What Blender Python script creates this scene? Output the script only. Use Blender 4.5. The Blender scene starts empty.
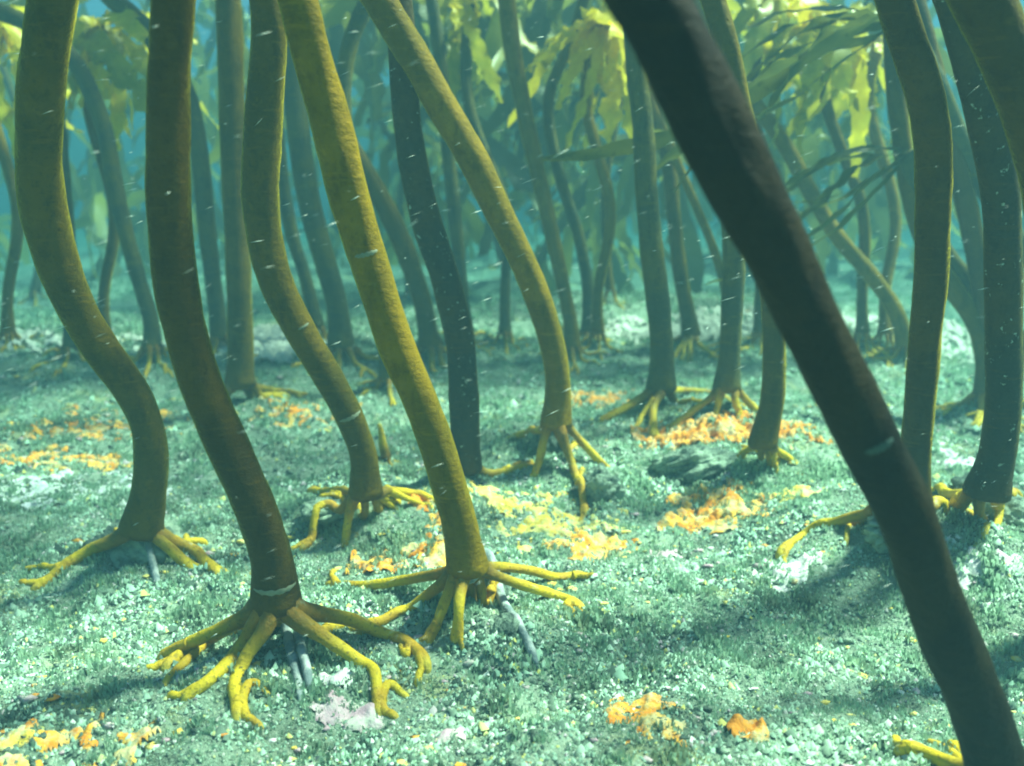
import bpy, math, random
import numpy as np
from mathutils import Vector, Matrix, Euler

random.seed(7)
rng = np.random.default_rng(7)
C = bpy.context.scene.collection
sc = bpy.context.scene
R = math.radians

# ------------------------------------------------------------------ camera, world, sun, exposure
F = 850.0                         # focal length in picture widths of 1024
CAM = np.array([0.0, 0.0, 0.36])
PITCH = R(12.15)
cam = bpy.data.cameras.new('camera')
cam.sensor_width = 36.0
cam.lens = F * 36.0 / 1024.0
cam.clip_start = 0.02
cam.clip_end = 200
cam.dof.use_dof = True
cam.dof.focus_distance = 0.68
cam.dof.aperture_fstop = 6.0
cam_o = bpy.data.objects.new('camera', cam)
C.objects.link(cam_o)
cam_o.location = CAM
cam_o.rotation_euler = (R(90) - PITCH, 0, 0)
sc.camera = cam_o

SUN_AZ, SUN_EL = R(76), R(57)     # azimuth clockwise from +Y, elevation
sdir = Vector((math.sin(SUN_AZ) * math.cos(SUN_EL), math.cos(SUN_AZ) * math.cos(SUN_EL), math.sin(SUN_EL)))
sun = bpy.data.lights.new('sun', 'SUN')
sun.energy = 5.0
sun.angle = R(10)
sun.color = (1.0, 0.94, 0.68)
sun_o = bpy.data.objects.new('sun', sun)
C.objects.link(sun_o)
sun_o.location = sdir * 30
sun_o.rotation_euler = sdir.to_track_quat('Z', 'Y').to_euler()

w = bpy.data.worlds.new('World')
sc.world = w
w.use_nodes = True
nt = w.node_tree
sky = nt.nodes.new('ShaderNodeTexSky')
sky.sky_type = 'NISHITA'
sky.sun_disc = False
sky.sun_elevation = SUN_EL
sky.sun_rotation = SUN_AZ
nt.nodes['Background'].inputs['Strength'].default_value = 0.05
nt.links.new(sky.outputs[0], nt.nodes['Background'].inputs[0])

sc.view_settings.view_transform = 'Standard'
sc.view_settings.look = 'None'
sc.view_settings.exposure = 2.55
sc.view_settings.gamma = 1.0
sc.cycles.volume_bounces = 1
sc.cycles.max_bounces = 6
sc.cycles.diffuse_bounces = 3
sc.cycles.use_denoising = True
sc.cycles.filter_width = 1.9


# ------------------------------------------------------------------ noise and projection
def _hash(ix, iy, s):
    h = (ix.astype(np.int64) * 374761393 + iy.astype(np.int64) * 668265263 + s * 1442695041) & 0xffffffff
    h = ((h ^ (h >> 13)) * 1274126177) & 0xffffffff
    return ((h ^ (h >> 16)) & 0xffff) / 65535.0


def vnoise(x, y, s=0):
    x = np.asarray(x, float); y = np.asarray(y, float)
    ix = np.floor(x); iy = np.floor(y)
    fx = x - ix; fy = y - iy
    u = fx * fx * fx * (fx * (fx * 6 - 15) + 10); v = fy * fy * fy * (fy * (fy * 6 - 15) + 10)
    a = _hash(ix, iy, s); b = _hash(ix + 1, iy, s); c = _hash(ix, iy + 1, s); d = _hash(ix + 1, iy + 1, s)
    return (a + (b - a) * u) * (1 - v) + (c + (d - c) * u) * v - 0.5


def fbm(x, y, scale, octv=4, s=0):
    x = np.asarray(x, float) / scale; y = np.asarray(y, float) / scale
    t = 0; a = 1.0
    for k in range(octv):
        ca, sa = math.cos(0.7 + k), math.sin(0.7 + k)
        t = t + a * vnoise(ca * x - sa * y + 11.3 * k, sa * x + ca * y + 5.1 * k, s + k)
        x = x * 2.03; y = y * 2.03; a *= 0.5
    return t


BUMPS = []                        # (x, y, height, radius, stretch, angle)


def ground(x, y):
    x = np.asarray(x, float); y = np.asarray(y, float)
    far = np.clip((y - 1.2) / 1.5, 0, 1)
    z = 0.020 * fbm(x, y, 0.42, 3, 3) + 0.020 * fbm(x, y, 0.13, 3, 9) + 0.13 * far * fbm(x, y, 0.8, 4, 21)
    z = z + 0.012 * fbm(x, y, 0.036, 4, 31) + 0.0035 * fbm(x, y, 0.013, 2, 37)
    for bx, by, h, r, st, an in BUMPS:
        dx, dy = x - bx, y - by
        ca, sa = math.cos(an), math.sin(an)
        e = ((ca * dx + sa * dy) / (r * st)) ** 2 + ((-sa * dx + ca * dy) / r) ** 2
        z = z + h * np.exp(-e)
    return z


FWD = np.array([0.0, math.cos(PITCH), -math.sin(PITCH)])


def ray(px, py):
    a = (px - 512.0) / F; b = (383.0 - py) / F
    c, s = math.cos(PITCH), math.sin(PITCH)
    return np.array([a, c + b * s, -s + b * c])     # right, forward, up in the world


def at_y(px, py, Y):
    d = ray(px, py)
    return CAM + d * (Y / d[1])


def on_ground(px, py, off=0.0):
    d = ray(px, py)
    ts = np.concatenate([np.arange(0.25, 3.0, 0.004), np.arange(3.0, 12, 0.03)])
    P = CAM[None] + ts[:, None] * d[None]
    below = P[:, 2] < ground(P[:, 0], P[:, 1]) + off
    k = int(np.argmax(below)) if below.any() else len(ts) - 1
    return P[k]


def on_ground_row(px, Y):
    """picture row of the ground at depth Y in picture column px"""
    z = float(ground((px - 512) / F * Y, Y)) - CAM[2]
    c, s_ = math.cos(PITCH), math.sin(PITCH)
    return 383 - F * (z * c + Y * s_) / (Y * c - z * s_)


def pxbump(px, py, h, r, st=1.0, an=0.0):
    p = on_ground(px, py)
    BUMPS.append((p[0], p[1], h, r, st, an))


# ------------------------------------------------------------------ object helpers
def mk(name, verts, faces, mat, parent=None, attrs=None, smooth=True, loc=None):
    me = bpy.data.meshes.new(name)
    verts = np.asarray(verts, dtype=np.float32)
    if isinstance(faces, np.ndarray):
        n, k = faces.shape
        me.vertices.add(len(verts)); me.vertices.foreach_set('co', verts.ravel())
        me.loops.add(n * k); me.loops.foreach_set('vertex_index', faces.astype(np.int32).ravel())
        me.polygons.add(n)
        me.polygons.foreach_set('loop_start', np.arange(0, n * k, k, dtype=np.int32))
        me.polygons.foreach_set('loop_total', np.full(n, k, dtype=np.int32))
        me.update(calc_edges=True)
        me.validate()
    else:
        me.from_pydata(verts.tolist(), [], faces)
    if smooth:
        me.polygons.foreach_set('use_smooth', np.ones(len(me.polygons), dtype=bool))
    for an, val in (attrs or {}).items():
        at = me.attributes.new(an, 'FLOAT', 'POINT')
        at.data.foreach_set('value', np.asarray(val, dtype=np.float32))
    if mat:
        me.materials.append(mat)
    o = bpy.data.objects.new(name, me)
    C.objects.link(o)
    if parent is not None:
        o.parent = parent
    if loc is not None:
        o.location = loc
    return o


def tag(o, label, cat, group=None, kind=None):
    o['label'] = label; o['category'] = cat
    if group: o['group'] = group
    if kind: o['kind'] = kind
    return o


def empty(name, loc):
    o = bpy.data.objects.new(name, None)
    o.empty_display_size = 0.05
    C.objects.link(o); o.location = loc
    return o


def spline(P, n):
    """Catmull-Rom through rows of P (any columns), n samples."""
    P = np.asarray(P, float)
    Q = np.vstack([2 * P[0] - P[1], P, 2 * P[-1] - P[-2]])
    seg = np.linalg.norm(np.diff(P[:, :3], axis=0), axis=1)
    cum = np.concatenate([[0], np.cumsum(seg)])
    t = np.linspace(0, cum[-1], n)
    out = []
    for s in t:
        i = min(int(np.searchsorted(cum, s, side='right')) - 1, len(P) - 2)
        u = (s - cum[i]) / max(seg[i], 1e-9)
        p0, p1, p2, p3 = Q[i], Q[i + 1], Q[i + 2], Q[i + 3]
        out.append(0.5 * (2 * p1 + (p2 - p0) * u + (2 * p0 - 5 * p1 + 4 * p2 - p3) * u * u + (3 * p1 - p0 - 3 * p2 + p3) * u ** 3))
    return np.array(out)


def smooth_rows(A, k=2):
    for _ in range(k):
        B = A.copy()
        B[1:-1] = 0.25 * A[:-2] + 0.5 * A[1:-1] + 0.25 * A[2:]
        A = B
    return A


def tube(P, r, sides, lump=0.0, seed=0, close0=True, close1=True):
    """Swept tube: returns verts, quads(list), along."""
    P = np.asarray(P, float); r = np.asarray(r, float)
    n = len(P)
    T = np.gradient(P, axis=0); T /= np.linalg.norm(T, axis=1)[:, None] + 1e-12
    ref = np.array([0.0, 1.0, 0.0]) if abs(T[0][1]) < 0.9 else np.array([1.0, 0, 0])
    V = []; A = []
    N = np.cross(T[0], ref); N /= np.linalg.norm(N)
    ang = np.arange(sides) * 2 * math.pi / sides
    arc = np.concatenate([[0], np.cumsum(np.linalg.norm(np.diff(P, axis=0), axis=1))])
    for i in range(n):
        N = N - T[i] * np.dot(N, T[i]); N /= np.linalg.norm(N)
        B = np.cross(T[i], N)
        rr = r[i] * np.ones(sides)
        if lump:
            rr = rr * (1 + lump * 2 * fbm(np.cos(ang) * 1.3 + seed * 3.7, np.sin(ang) * 1.3 + arc[i] / max(r.mean(), 1e-6) * 0.35, 1.0, 3, seed))
        V.append(P[i][None] + rr[:, None] * (np.cos(ang)[:, None] * N[None] + np.sin(ang)[:, None] * B[None]))
        A += [arc[i] / arc[-1]] * sides
    V = np.vstack(V)
    Fc = []
    for i in range(n - 1):
        for j in range(sides):
            k = (j + 1) % sides
            Fc.append((i * sides + j, i * sides + k, (i + 1) * sides + k, (i + 1) * sides + j))
    if close0: Fc.append(tuple(range(sides - 1, -1, -1)))
    if close1: Fc.append(tuple((n - 1) * sides + j for j in range(sides)))
    return V, Fc, A


def join(parts):
    V = []; Fc = []; A = []; o = 0
    for v, f, a in parts:
        V.append(v); A += list(a)
        Fc += [tuple(i + o for i in q) for q in f]
        o += len(v)
    return np.vstack(V), Fc, A


# ------------------------------------------------------------------ materials
class NB:
    def __init__(s, name):
        s.m = bpy.data.materials.new(name); s.m.use_nodes = True
        s.t = s.m.node_tree; s.n = s.t.nodes; s.l = s.t.links
        s.b = s.n['Principled BSDF']; s.out = s.n['Material Output']
        s.co = s.n.new('ShaderNodeTexCoord').outputs['Object']

    def mapping(s, sx, sy, sz):
        m = s.n.new('ShaderNodeMapping'); m.inputs['Scale'].default_value = (sx, sy, sz)
        s.l.new(s.co, m.inputs[0]); return m.outputs[0]

    def noise(s, scale, detail=3, rough=0.55, vec=None, dist=0.0):
        n = s.n.new('ShaderNodeTexNoise')
        n.inputs['Scale'].default_value = scale; n.inputs['Detail'].default_value = detail
        n.inputs['Roughness'].default_value = rough; n.inputs['Distortion'].default_value = dist
        s.l.new(vec or s.co, n.inputs['Vector']); return n.outputs['Fac']

    def vor(s, scale, vec=None):
        n = s.n.new('ShaderNodeTexVoronoi'); n.inputs['Scale'].default_value = scale
        s.l.new(vec or s.co, n.inputs['Vector']); return n.outputs['Distance']

    def ramp(s, fac, a, b):
        n = s.n.new('ShaderNodeMapRange'); n.interpolation_type = 'SMOOTHSTEP'
        n.inputs[1].default_value = a; n.inputs[2].default_value = b
        s.l.new(fac, n.inputs[0]); return n.outputs[0]

    def mix(s, fac, a, b):
        n = s.n.new('ShaderNodeMix'); n.data_type = 'RGBA'
        for sock, v in ((n.inputs[6], a), (n.inputs[7], b)):
            if isinstance(v, tuple): sock.default_value = (*v, 1)
            else: s.l.new(v, sock)
        if isinstance(fac, float): n.inputs[0].default_value = fac
        else: s.l.new(fac, n.inputs[0])
        return n.outputs[2]

    def mul(s, a, b):
        n = s.n.new('ShaderNodeMath'); n.operation = 'MULTIPLY'
        for sock, v in ((n.inputs[0], a), (n.inputs[1], b)):
            if isinstance(v, (int, float)): sock.default_value = v
            else: s.l.new(v, sock)
        return n.outputs[0]

    def attr(s, name):
        n = s.n.new('ShaderNodeAttribute'); n.attribute_name = name; return n.outputs['Fac']

    def bump(s, h, strength, dist):
        n = s.n.new('ShaderNodeBump'); n.inputs['Strength'].default_value = strength; n.inputs['Distance'].default_value = dist
        s.l.new(h, n.inputs['Height']); s.l.new(n.outputs[0], s.b.inputs['Normal'])

    def base(s, c, rough=0.6, spec=0.3):
        if isinstance(c, tuple): s.b.inputs['Base Color'].default_value = (*c, 1)
        else: s.l.new(c, s.b.inputs['Base Color'])
        s.b.inputs['Roughness'].default_value = rough
        s.b.inputs['Specular IOR Level'].default_value = spec


def stipe_mat(name, body, warm, crust=(0.30, 0.36, 0.30), crust_amt=0.74, sheen=0.5):
    b = NB(name)
    lo = b.noise(11, 4, 0.6)
    c = b.mix(b.ramp(lo, 0.34, 0.66), body, warm)
    c = b.mix(b.mul(b.ramp(b.noise(1, 5, 0.7, b.mapping(75, 75, 22)), 0.50, 0.70), 0.6), c, tuple(x * 0.40 for x in body))
    c = b.mix(b.mul(b.ramp(b.noise(38, 5, 0.75), 0.56, 0.70), 0.5), c, tuple(x * 1.5 for x in warm))
    dark = tuple(x * 0.45 for x in body)
    c = b.mix(b.mul(b.ramp(b.noise(260, 2, 0.6), 0.54, 0.70), 0.35), c, dark)           # pits
    c = b.mix(b.mul(b.ramp(b.noise(1, 4, 0.65, b.mapping(34, 34, 230)), 0.54, 0.68), 0.7), c, warm)  # faint rings
    c = b.mix(b.ramp(b.noise(120, 4, 0.7), crust_amt, crust_amt + 0.05), c, crust)     # specks of crust
    b.base(c, 0.6, 0.10)
    b.b.inputs['Sheen Weight'].default_value = sheen
    b.b.inputs['Sheen Roughness'].default_value = 0.22
    b.b.inputs['Sheen Tint'].default_value = (0.95, 0.80, 0.06, 1)
    b.bump(b.noise(1, 5, 0.7, b.mapping(110, 110, 190)), 0.6, 0.004)
    sh = b.mul(b.ramp(b.attr('along'), 0.015, 0.07), sheen)
    b.l.new(sh, b.b.inputs['Sheen Weight'])
    return b.m


M = {}
M['olive'] = stipe_mat('olive_kelp_skin', (0.066, 0.050, 0.002), (0.140, 0.086, 0.002), sheen=0.9)
M['golden'] = stipe_mat('golden_kelp_skin', (0.130, 0.088, 0.002), (0.245, 0.145, 0.002), crust_amt=0.76, sheen=0.9)
M['brown'] = stipe_mat('brown_kelp_skin', (0.046, 0.028, 0.002), (0.100, 0.055, 0.002), sheen=0.7)
M['slate'] = stipe_mat('slate_kelp_skin', (0.026, 0.032, 0.026), (0.07, 0.050, 0.018), crust_amt=0.63, sheen=0.2)
M['black'] = stipe_mat('shaded_kelp_skin', (0.006, 0.005, 0.004), (0.017, 0.011, 0.003), crust_amt=0.80, sheen=0.0)  # darkened to near-black so the colour carries the shade on this stalk
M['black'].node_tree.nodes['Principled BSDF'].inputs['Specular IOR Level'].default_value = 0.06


M['grey_hazed'] = stipe_mat('grey_hazed_kelp_skin', (0.055, 0.070, 0.045), (0.13, 0.11, 0.02), crust_amt=0.72, sheen=0.2)  # grey-green skin, lightened to carry the haze over farther stalks


b = NB('streak_skin'); b.base(b.mix(b.noise(150, 4), (0.09, 0.09, 0.04), (0.30, 0.32, 0.24)), 0.7, 0.2); M['streak_band'] = b.m  # pale bands laid on stipes for streaks of passing specks
b = NB('dull_streak_skin'); b.base((0.035, 0.06, 0.055), 0.7, 0.1); M['streak_band_dark'] = b.m  # duller streak band for the leaning stalk


def root_mat():
    b = NB('yellow_root_skin')
    al = b.attr('along')
    c = b.mix(b.ramp(al, 0.05, 0.62), (0.10, 0.055, 0.006), (0.62, 0.42, 0.010))
    c = b.mix(b.mul(b.ramp(b.noise(30, 3), 0.42, 0.66), 0.75), c, (0.36, 0.17, 0.008))
    c = b.mix(b.mul(b.ramp(b.noise(300, 2), 0.56, 0.68), 0.6), c, (0.12, 0.09, 0.01))
    c = b.mix(b.mul(b.ramp(al, 0.9, 1.0), 0.5), c, (0.62, 0.52, 0.10))
    b.base(c, 0.5, 0.3)
    c = b.mix(b.mul(b.ramp(b.noise(70, 5, 0.7), 0.60, 0.72), 0.6), c, (0.40, 0.42, 0.28))
    b.base(c, 0.55, 0.25)
    b.bump(b.noise(150, 5, 0.7), 0.8, 0.003)
    return b.m


M['root'] = root_mat()
b = NB('dead_root_skin')
b.base(b.mix(b.ramp(b.noise(60, 4), 0.4, 0.65), (0.18, 0.22, 0.23), (0.50, 0.52, 0.50)), 0.85, 0.1)
b.bump(b.noise(180, 4), 0.7, 0.004)
M['dead_root'] = b.m


def blade_mat(name, a, c2):
    b = NB(name)
    c = b.mix(b.ramp(b.noise(14, 3), 0.35, 0.65), a, c2)
    c = b.mix(b.mul(b.ramp(b.noise(90, 3), 0.58, 0.7), 0.5), c, tuple(x * 0.5 for x in a))
    b.base(c, 0.4, 0.4)
    tr = b.n.new('ShaderNodeBsdfTranslucent'); b.l.new(c, tr.inputs[0])
    mx = b.n.new('ShaderNodeMixShader'); mx.inputs[0].default_value = 0.45
    b.l.new(b.b.outputs[0], mx.inputs[1]); b.l.new(tr.outputs[0], mx.inputs[2])
    b.l.new(mx.outputs[0], b.out.inputs['Surface'])
    return b.m


M['blade'] = blade_mat('yellow_green_frond', (0.30, 0.30, 0.02), (0.52, 0.44, 0.03))
M['blade_yellow'] = blade_mat('bright_yellow_frond', (0.70, 0.52, 0.012), (0.84, 0.68, 0.025))
M['blade_shaded'] = blade_mat('shaded_olive_frond', (0.08, 0.10, 0.025), (0.14, 0.15, 0.03))  # fronds in shadow, their shade put into the colour


def far_blade():
    m = M['blade'].copy(); m.name = 'far_frond'
    t = m.node_tree
    g = t.nodes.new('ShaderNodeNewGeometry'); mx = t.nodes.new('ShaderNodeMix'); mx.data_type = 'RGBA'
    t.links.new(g.outputs['Random Per Island'], mx.inputs[0])
    mx.inputs[6].default_value = (0.05, 0.065, 0.02, 1); mx.inputs[7].default_value = (0.42, 0.38, 0.03, 1)
    for n in t.nodes:
        if n.type in ('BSDF_PRINCIPLED', 'BSDF_TRANSLUCENT'): t.links.new(mx.outputs[2], n.inputs[0])
    return m


M['blade_far'] = far_blade()


def ground_mat(name, turf=False):
    b = NB(name)
    big = b.noise(3.2, 4, 0.6)
    mid = b.noise(16, 4, 0.65)
    fine = b.noise(95, 4, 0.7)
    c = b.mix(b.ramp(big, 0.34, 0.64), (0.20, 0.27, 0.20), (0.32, 0.40, 0.30)) if not turf else b.mix(b.ramp(big, 0.34, 0.64), (0.29, 0.46, 0.34), (0.46, 0.63, 0.46))
    c = b.mix(b.mul(b.ramp(mid, 0.52, 0.36), 0.75), c, (0.14, 0.18, 0.13))
    c = b.mix(b.mul(b.ramp(mid, 0.62, 0.76), 0.6), c, (0.60, 0.64, 0.52))
    c = b.mix(b.mul(b.ramp(fine, 0.5, 0.72), 0.55), c, (0.50, 0.52, 0.42))
    c = b.mix(b.mul(b.ramp(fine, 0.48, 0.30), 0.7), c, (0.10, 0.13, 0.10))
    c = b.mix(b.mul(b.ramp(b.noise(23, 5, 0.7, dist=0.4), 0.66, 0.72), 0.8), c, (0.52, 0.36, 0.05))
    c = b.mix(b.mul(b.ramp(b.noise(19, 5, 0.7, b.mapping(1.3, 1.1, 1), 0.3), 0.69, 0.75), 0.8), c, (0.50, 0.32, 0.36))
    c = b.mix(b.mul(b.ramp(b.noise(9, 5, 0.7, b.mapping(1, 1.3, 1)), 0.54, 0.70), 0.45), c, (0.52, 0.48, 0.16))
    if turf:
        g = b.n.new('ShaderNodeNewGeometry')
        c = b.mix(b.ramp(g.outputs['Random Per Island'], 0.55, 1.0), c, (0.44, 0.62, 0.44))
        c = b.mix(b.mul(b.ramp(g.outputs['Random Per Island'], 0.35, 0.0), 0.6), c, (0.14, 0.20, 0.14))
    b.base(c, 0.95, 0.1)
    if turf:
        tr = b.n.new('ShaderNodeBsdfTranslucent'); b.l.new(c, tr.inputs[0])
        mx = b.n.new('ShaderNodeMixShader'); mx.inputs[0].default_value = 0.5
        b.l.new(b.b.outputs[0], mx.inputs[1]); b.l.new(tr.outputs[0], mx.inputs[2])
        b.l.new(mx.outputs[0], b.out.inputs['Surface'])
    if not turf:
        b.bump(b.noise(260, 4, 0.7), 0.8, 0.006)
    return b.m


M['ground'] = ground_mat('silty_seabed')
M['turf'] = ground_mat('silty_turf', True)
b = NB('silt_clump')
g_ = b.n.new('ShaderNodeNewGeometry').outputs['Random Per Island']
rp = b.n.new('ShaderNodeValToRGB'); b.l.new(g_, rp.inputs[0])
cols = [(0.0, (0.035, 0.06, 0.05)), (0.30, (0.09, 0.14, 0.11)), (0.45, (0.22, 0.35, 0.27)), (0.62, (0.34, 0.50, 0.38)), (0.83, (0.47, 0.62, 0.48)), (0.90, (0.56, 0.52, 0.16)), (0.94, (0.50, 0.40, 0.44)), (0.97, (0.72, 0.76, 0.68))]
while len(rp.color_ramp.elements) < len(cols): rp.color_ramp.elements.new(0.5)
for e_, (p_, c_) in zip(rp.color_ramp.elements, cols): e_.position = p_; e_.color = (*c_, 1)
rp.color_ramp.interpolation = 'CONSTANT'
c_ = b.mix(b.mul(b.ramp(b.noise(7, 4, 0.65), 0.42, 0.62), 0.5), rp.outputs[0], (0.30, 0.40, 0.30))
b.base(c_, 0.95, 0.1); M['clump'] = b.m


b = NB('dark_rock')
c_ = b.mix(b.ramp(b.noise(30, 5, 0.7), 0.4, 0.62), (0.09, 0.13, 0.11), (0.40, 0.50, 0.38))
b.base(c_, 0.9, 0.1); b.bump(b.noise(120, 5, 0.7), 1.0, 0.008); M['rock'] = b.m


def crust_mat(name, a, c2, dark, sc_=70):
    b = NB(name)
    c = b.mix(b.ramp(b.noise(sc_, 4, 0.6), 0.38, 0.62), a, c2)
    c = b.mix(b.ramp(b.noise(sc_ * 2.4, 3), 0.62, 0.72), c, dark)
    c = b.mix(b.mul(b.ramp(b.noise(48, 5, 0.75), 0.46, 0.64), 0.65), c, (0.42, 0.50, 0.36))
    b.base(c, 0.85, 0.1)
    b.bump(b.noise(240, 3), 0.6, 0.003)
    return b.m


M['sponge'] = crust_mat('orange_sponge_skin', (0.66, 0.22, 0.025), (0.78, 0.42, 0.06), (0.30, 0.16, 0.05))
M['sponge_y'] = crust_mat('yellow_sponge_skin', (0.70, 0.48, 0.08), (0.74, 0.60, 0.20), (0.34, 0.30, 0.12))
M['sponge_r'] = crust_mat('rust_sponge_skin', (0.66, 0.22, 0.025), (0.74, 0.34, 0.05), (0.28, 0.13, 0.05))
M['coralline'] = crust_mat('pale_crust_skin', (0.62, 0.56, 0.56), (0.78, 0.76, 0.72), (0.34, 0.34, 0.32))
M['lilac'] = crust_mat('lit_silt_skin', (0.60, 0.58, 0.62), (0.74, 0.74, 0.72), (0.40, 0.44, 0.40))
M['pink'] = crust_mat('pink_crust_skin', (0.48, 0.30, 0.36), (0.60, 0.46, 0.48), (0.24, 0.20, 0.22))
b = NB('painted_sunlit_ground'); b.base(b.mix(b.noise(40, 4), (0.5, 0.5, 0.42), (0.78, 0.76, 0.66)), 0.95, 0.1); b.bump(b.noise(90, 4), 0.8, 0.006); M['sunlit_ground'] = b.m  # pale colour standing in for sunlit stretches of seabed
b = NB('drifting_speck'); b.base((0.75, 0.78, 0.72), 0.8, 0.1); M['speck'] = b.m

# ------------------------------------------------------------------ mounds of the seabed
pxbump(690, 450, 0.045, 0.16, 1.6, 0.2)
pxbump(770, 470, 0.030, 0.12, 1.2, 0.0)
pxbump(590, 480, 0.030, 0.09, 1.2, 0.5)
pxbump(985, 530, 0.030, 0.12, 1.3, 0.3)
pxbump(880, 530, 0.020, 0.10, 1.3, 0.0)
pxbump(640, 405, 0.02, 0.10, 1.5, 0.0)
pxbump(690, 478, 0.020, 0.05, 1.8, 0.3)
pxbump(985, 560, 0.020, 0.05, 1.4, 0.0)
pxbump(500, 345, 0.07, 0.35, 1.7, 0.1)
pxbump(40, 372, 0.07, 0.28, 2.2, 0.0)
pxbump(640, 335, 0.06, 0.30, 2.0, 0.0)
pxbump(840, 340, 0.06, 0.35, 1.5, 0.2)
pxbump(300, 350, 0.06, 0.35, 1.6, -0.2)
pxbump(540, 640, 0.016, 0.07, 1.0, 0.0)
pxbump(520, 690, -0.012, 0.08, 1.6, 0.3)
pxbump(370, 515, 0.012, 0.10, 1.4, 0.1)
pxbump(860, 660, -0.010, 0.12, 1.8, 0.2)

# ------------------------------------------------------------------ kelp
BLADES = []


def blade_mesh(i, L, wid, bend, ruff, twist):
    rs = np.random.default_rng(100 + i)
    nu, nv = 30, 7
    u = np.linspace(0, 1, nu); v = np.linspace(-1, 1, nv)
    ph = rs.uniform(0, 6, 4)
    V = []
    x = y = 0.0; ang = 0.0; z = 0.0
    for k in range(nu):
        prof = wid * (0.10 + 0.90 * min(1, u[k] / 0.25) ** 0.8) * (1 - max(0, (u[k] - 0.72) / 0.28) ** 2 * 0.72)
        tw = twist * u[k]
        a = bend * u[k] + 0.35 * math.sin(5 * u[k] + ph[0])
        if k:
            x += L / (nu - 1) * math.cos(a); z -= L / (nu - 1) * math.sin(a)
        y = 0.05 * L * math.sin(4 * u[k] + ph[1])
        for vv in v:
            e = 1 + 0.16 * math.sin(34 * u[k] + ph[2] + 2 * vv) + 0.14 * math.sin(71 * u[k] + ph[0] * (3 if vv > 0 else 5))
            rz = ruff * abs(vv) ** 1.4 * (math.sin(27 * u[k] + ph[3] + (1.6 if vv > 0 else 0)) + 0.5 * math.sin(51 * u[k] + ph[2]))
            yy = vv * prof * e
            V.append((x - rz * math.sin(a) * 0.3, y + yy * math.cos(tw) - rz * math.sin(tw), z + yy * math.sin(tw) + rz * math.cos(tw)))
    Fc = [(k * nv + j, k * nv + j + 1, (k + 1) * nv + j + 1, (k + 1) * nv + j) for k in range(nu - 1) for j in range(nv - 1)]
    me = bpy.data.meshes.new('blade')
    me.from_pydata(V, [], Fc)
    me.polygons.foreach_set('use_smooth', np.ones(len(Fc), dtype=bool))
    return me


for i, (L, wd, bn, rf, tw) in enumerate([(.34, .022, .9, .010, .6), (.42, .026, 1.3, .012, -.5), (.28, .030, .5, .012, .9), (.48, .020, 1.5, .008, 1.2),
                                         (.36, .034, 1.0, .015, -1.0), (.24, .026, .3, .010, .4), (.40, .016, 1.1, .006, .8), (.30, .024, 1.7, .011, -.7)]):
    pair = []
    for key in ('blade', 'blade_shaded', 'blade_yellow'):
        me = blade_mesh(i, L, wd, bn, rf, tw)
        me.materials.append(M[key]); pair.append(me)
    BLADES.append(pair)


STRAPS = []
for i, (L, wd, bn, rf, tw) in enumerate([(.46, .013, .10, .004, .5), (.38, .017, .22, .006, -.6), (.52, .010, .05, .003, .9)]):
    me = blade_mesh(40 + i, L, wd, bn, rf, tw); me.materials.append(M['blade_shaded']); STRAPS.append([me] * 3)


def add_blades(root, top, n, dark=0, seed=0, pitch=(-0.3, 1.0), az=None, scale=(0.8, 1.15), kinds=None):
    rs = random.Random(seed)
    base = Vector(root.location)
    for k in range(n):
        me = (kinds or BLADES)[rs.randrange(len(kinds or BLADES))][dark if dark != 0 or rs.random() < .6 else 2]
        o = bpy.data.objects.new('blade', me)
        C.objects.link(o); o.parent = root
        o.location = Vector(top) - base
        a = (az[0] + (az[1] - az[0]) * rs.random()) if az else (k + rs.uniform(-.35, .35)) * 2 * math.pi / n
        o.rotation_euler = Euler((rs.uniform(-.8, .8), rs.uniform(*pitch), a), 'XYZ')
        s = rs.uniform(*scale); o.scale = (s, s, s)


def root_tube(P, r0, r1, seed):
    n = max(14, 6 * len(P))
    S = smooth_rows(spline(P, n), 2)
    u = np.linspace(0, 1, n)
    r = r0 + (r1 - r0) * u ** 0.8
    r = r * (1 + 0.45 * np.exp(-(u / 0.22) ** 2)) * (1 + 0.22 * fbm(u * 5 + seed, u * 0, 1.0, 2, seed % 50))
    side = np.cross(S[-1] - S[0], [0, 0, 1.0]); side /= np.linalg.norm(side) + 1e-9
    wob = 0.7 * fbm(u * 3.2 + seed * 1.7, u * 0 + 3, 1.0, 2, seed % 61) * np.sin(np.pi * u)
    S = S + side[None] * (wob * r0 * 1.3)[:, None]
    lo = ground(S[:, 0], S[:, 1]) + r * 0.3
    lo = np.maximum(lo, np.array([rock_top(a_, b_) for a_, b_ in S[:, :2]]) + r * 0.45)
    S[:, 2] = np.where(lo > ground(S[:, 0], S[:, 1]) + r * 0.5, np.maximum(S[:, 2], lo), S[:, 2])
    k = slice(0, max(1, n - 3))
    S[k, 2] = np.maximum(S[k, 2], lo[k])
    S = smooth_rows(S, 1)
    r[-1] *= 0.35; r[-2] *= 0.8
    return tube(S, r, 10, 0.10, seed)


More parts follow.
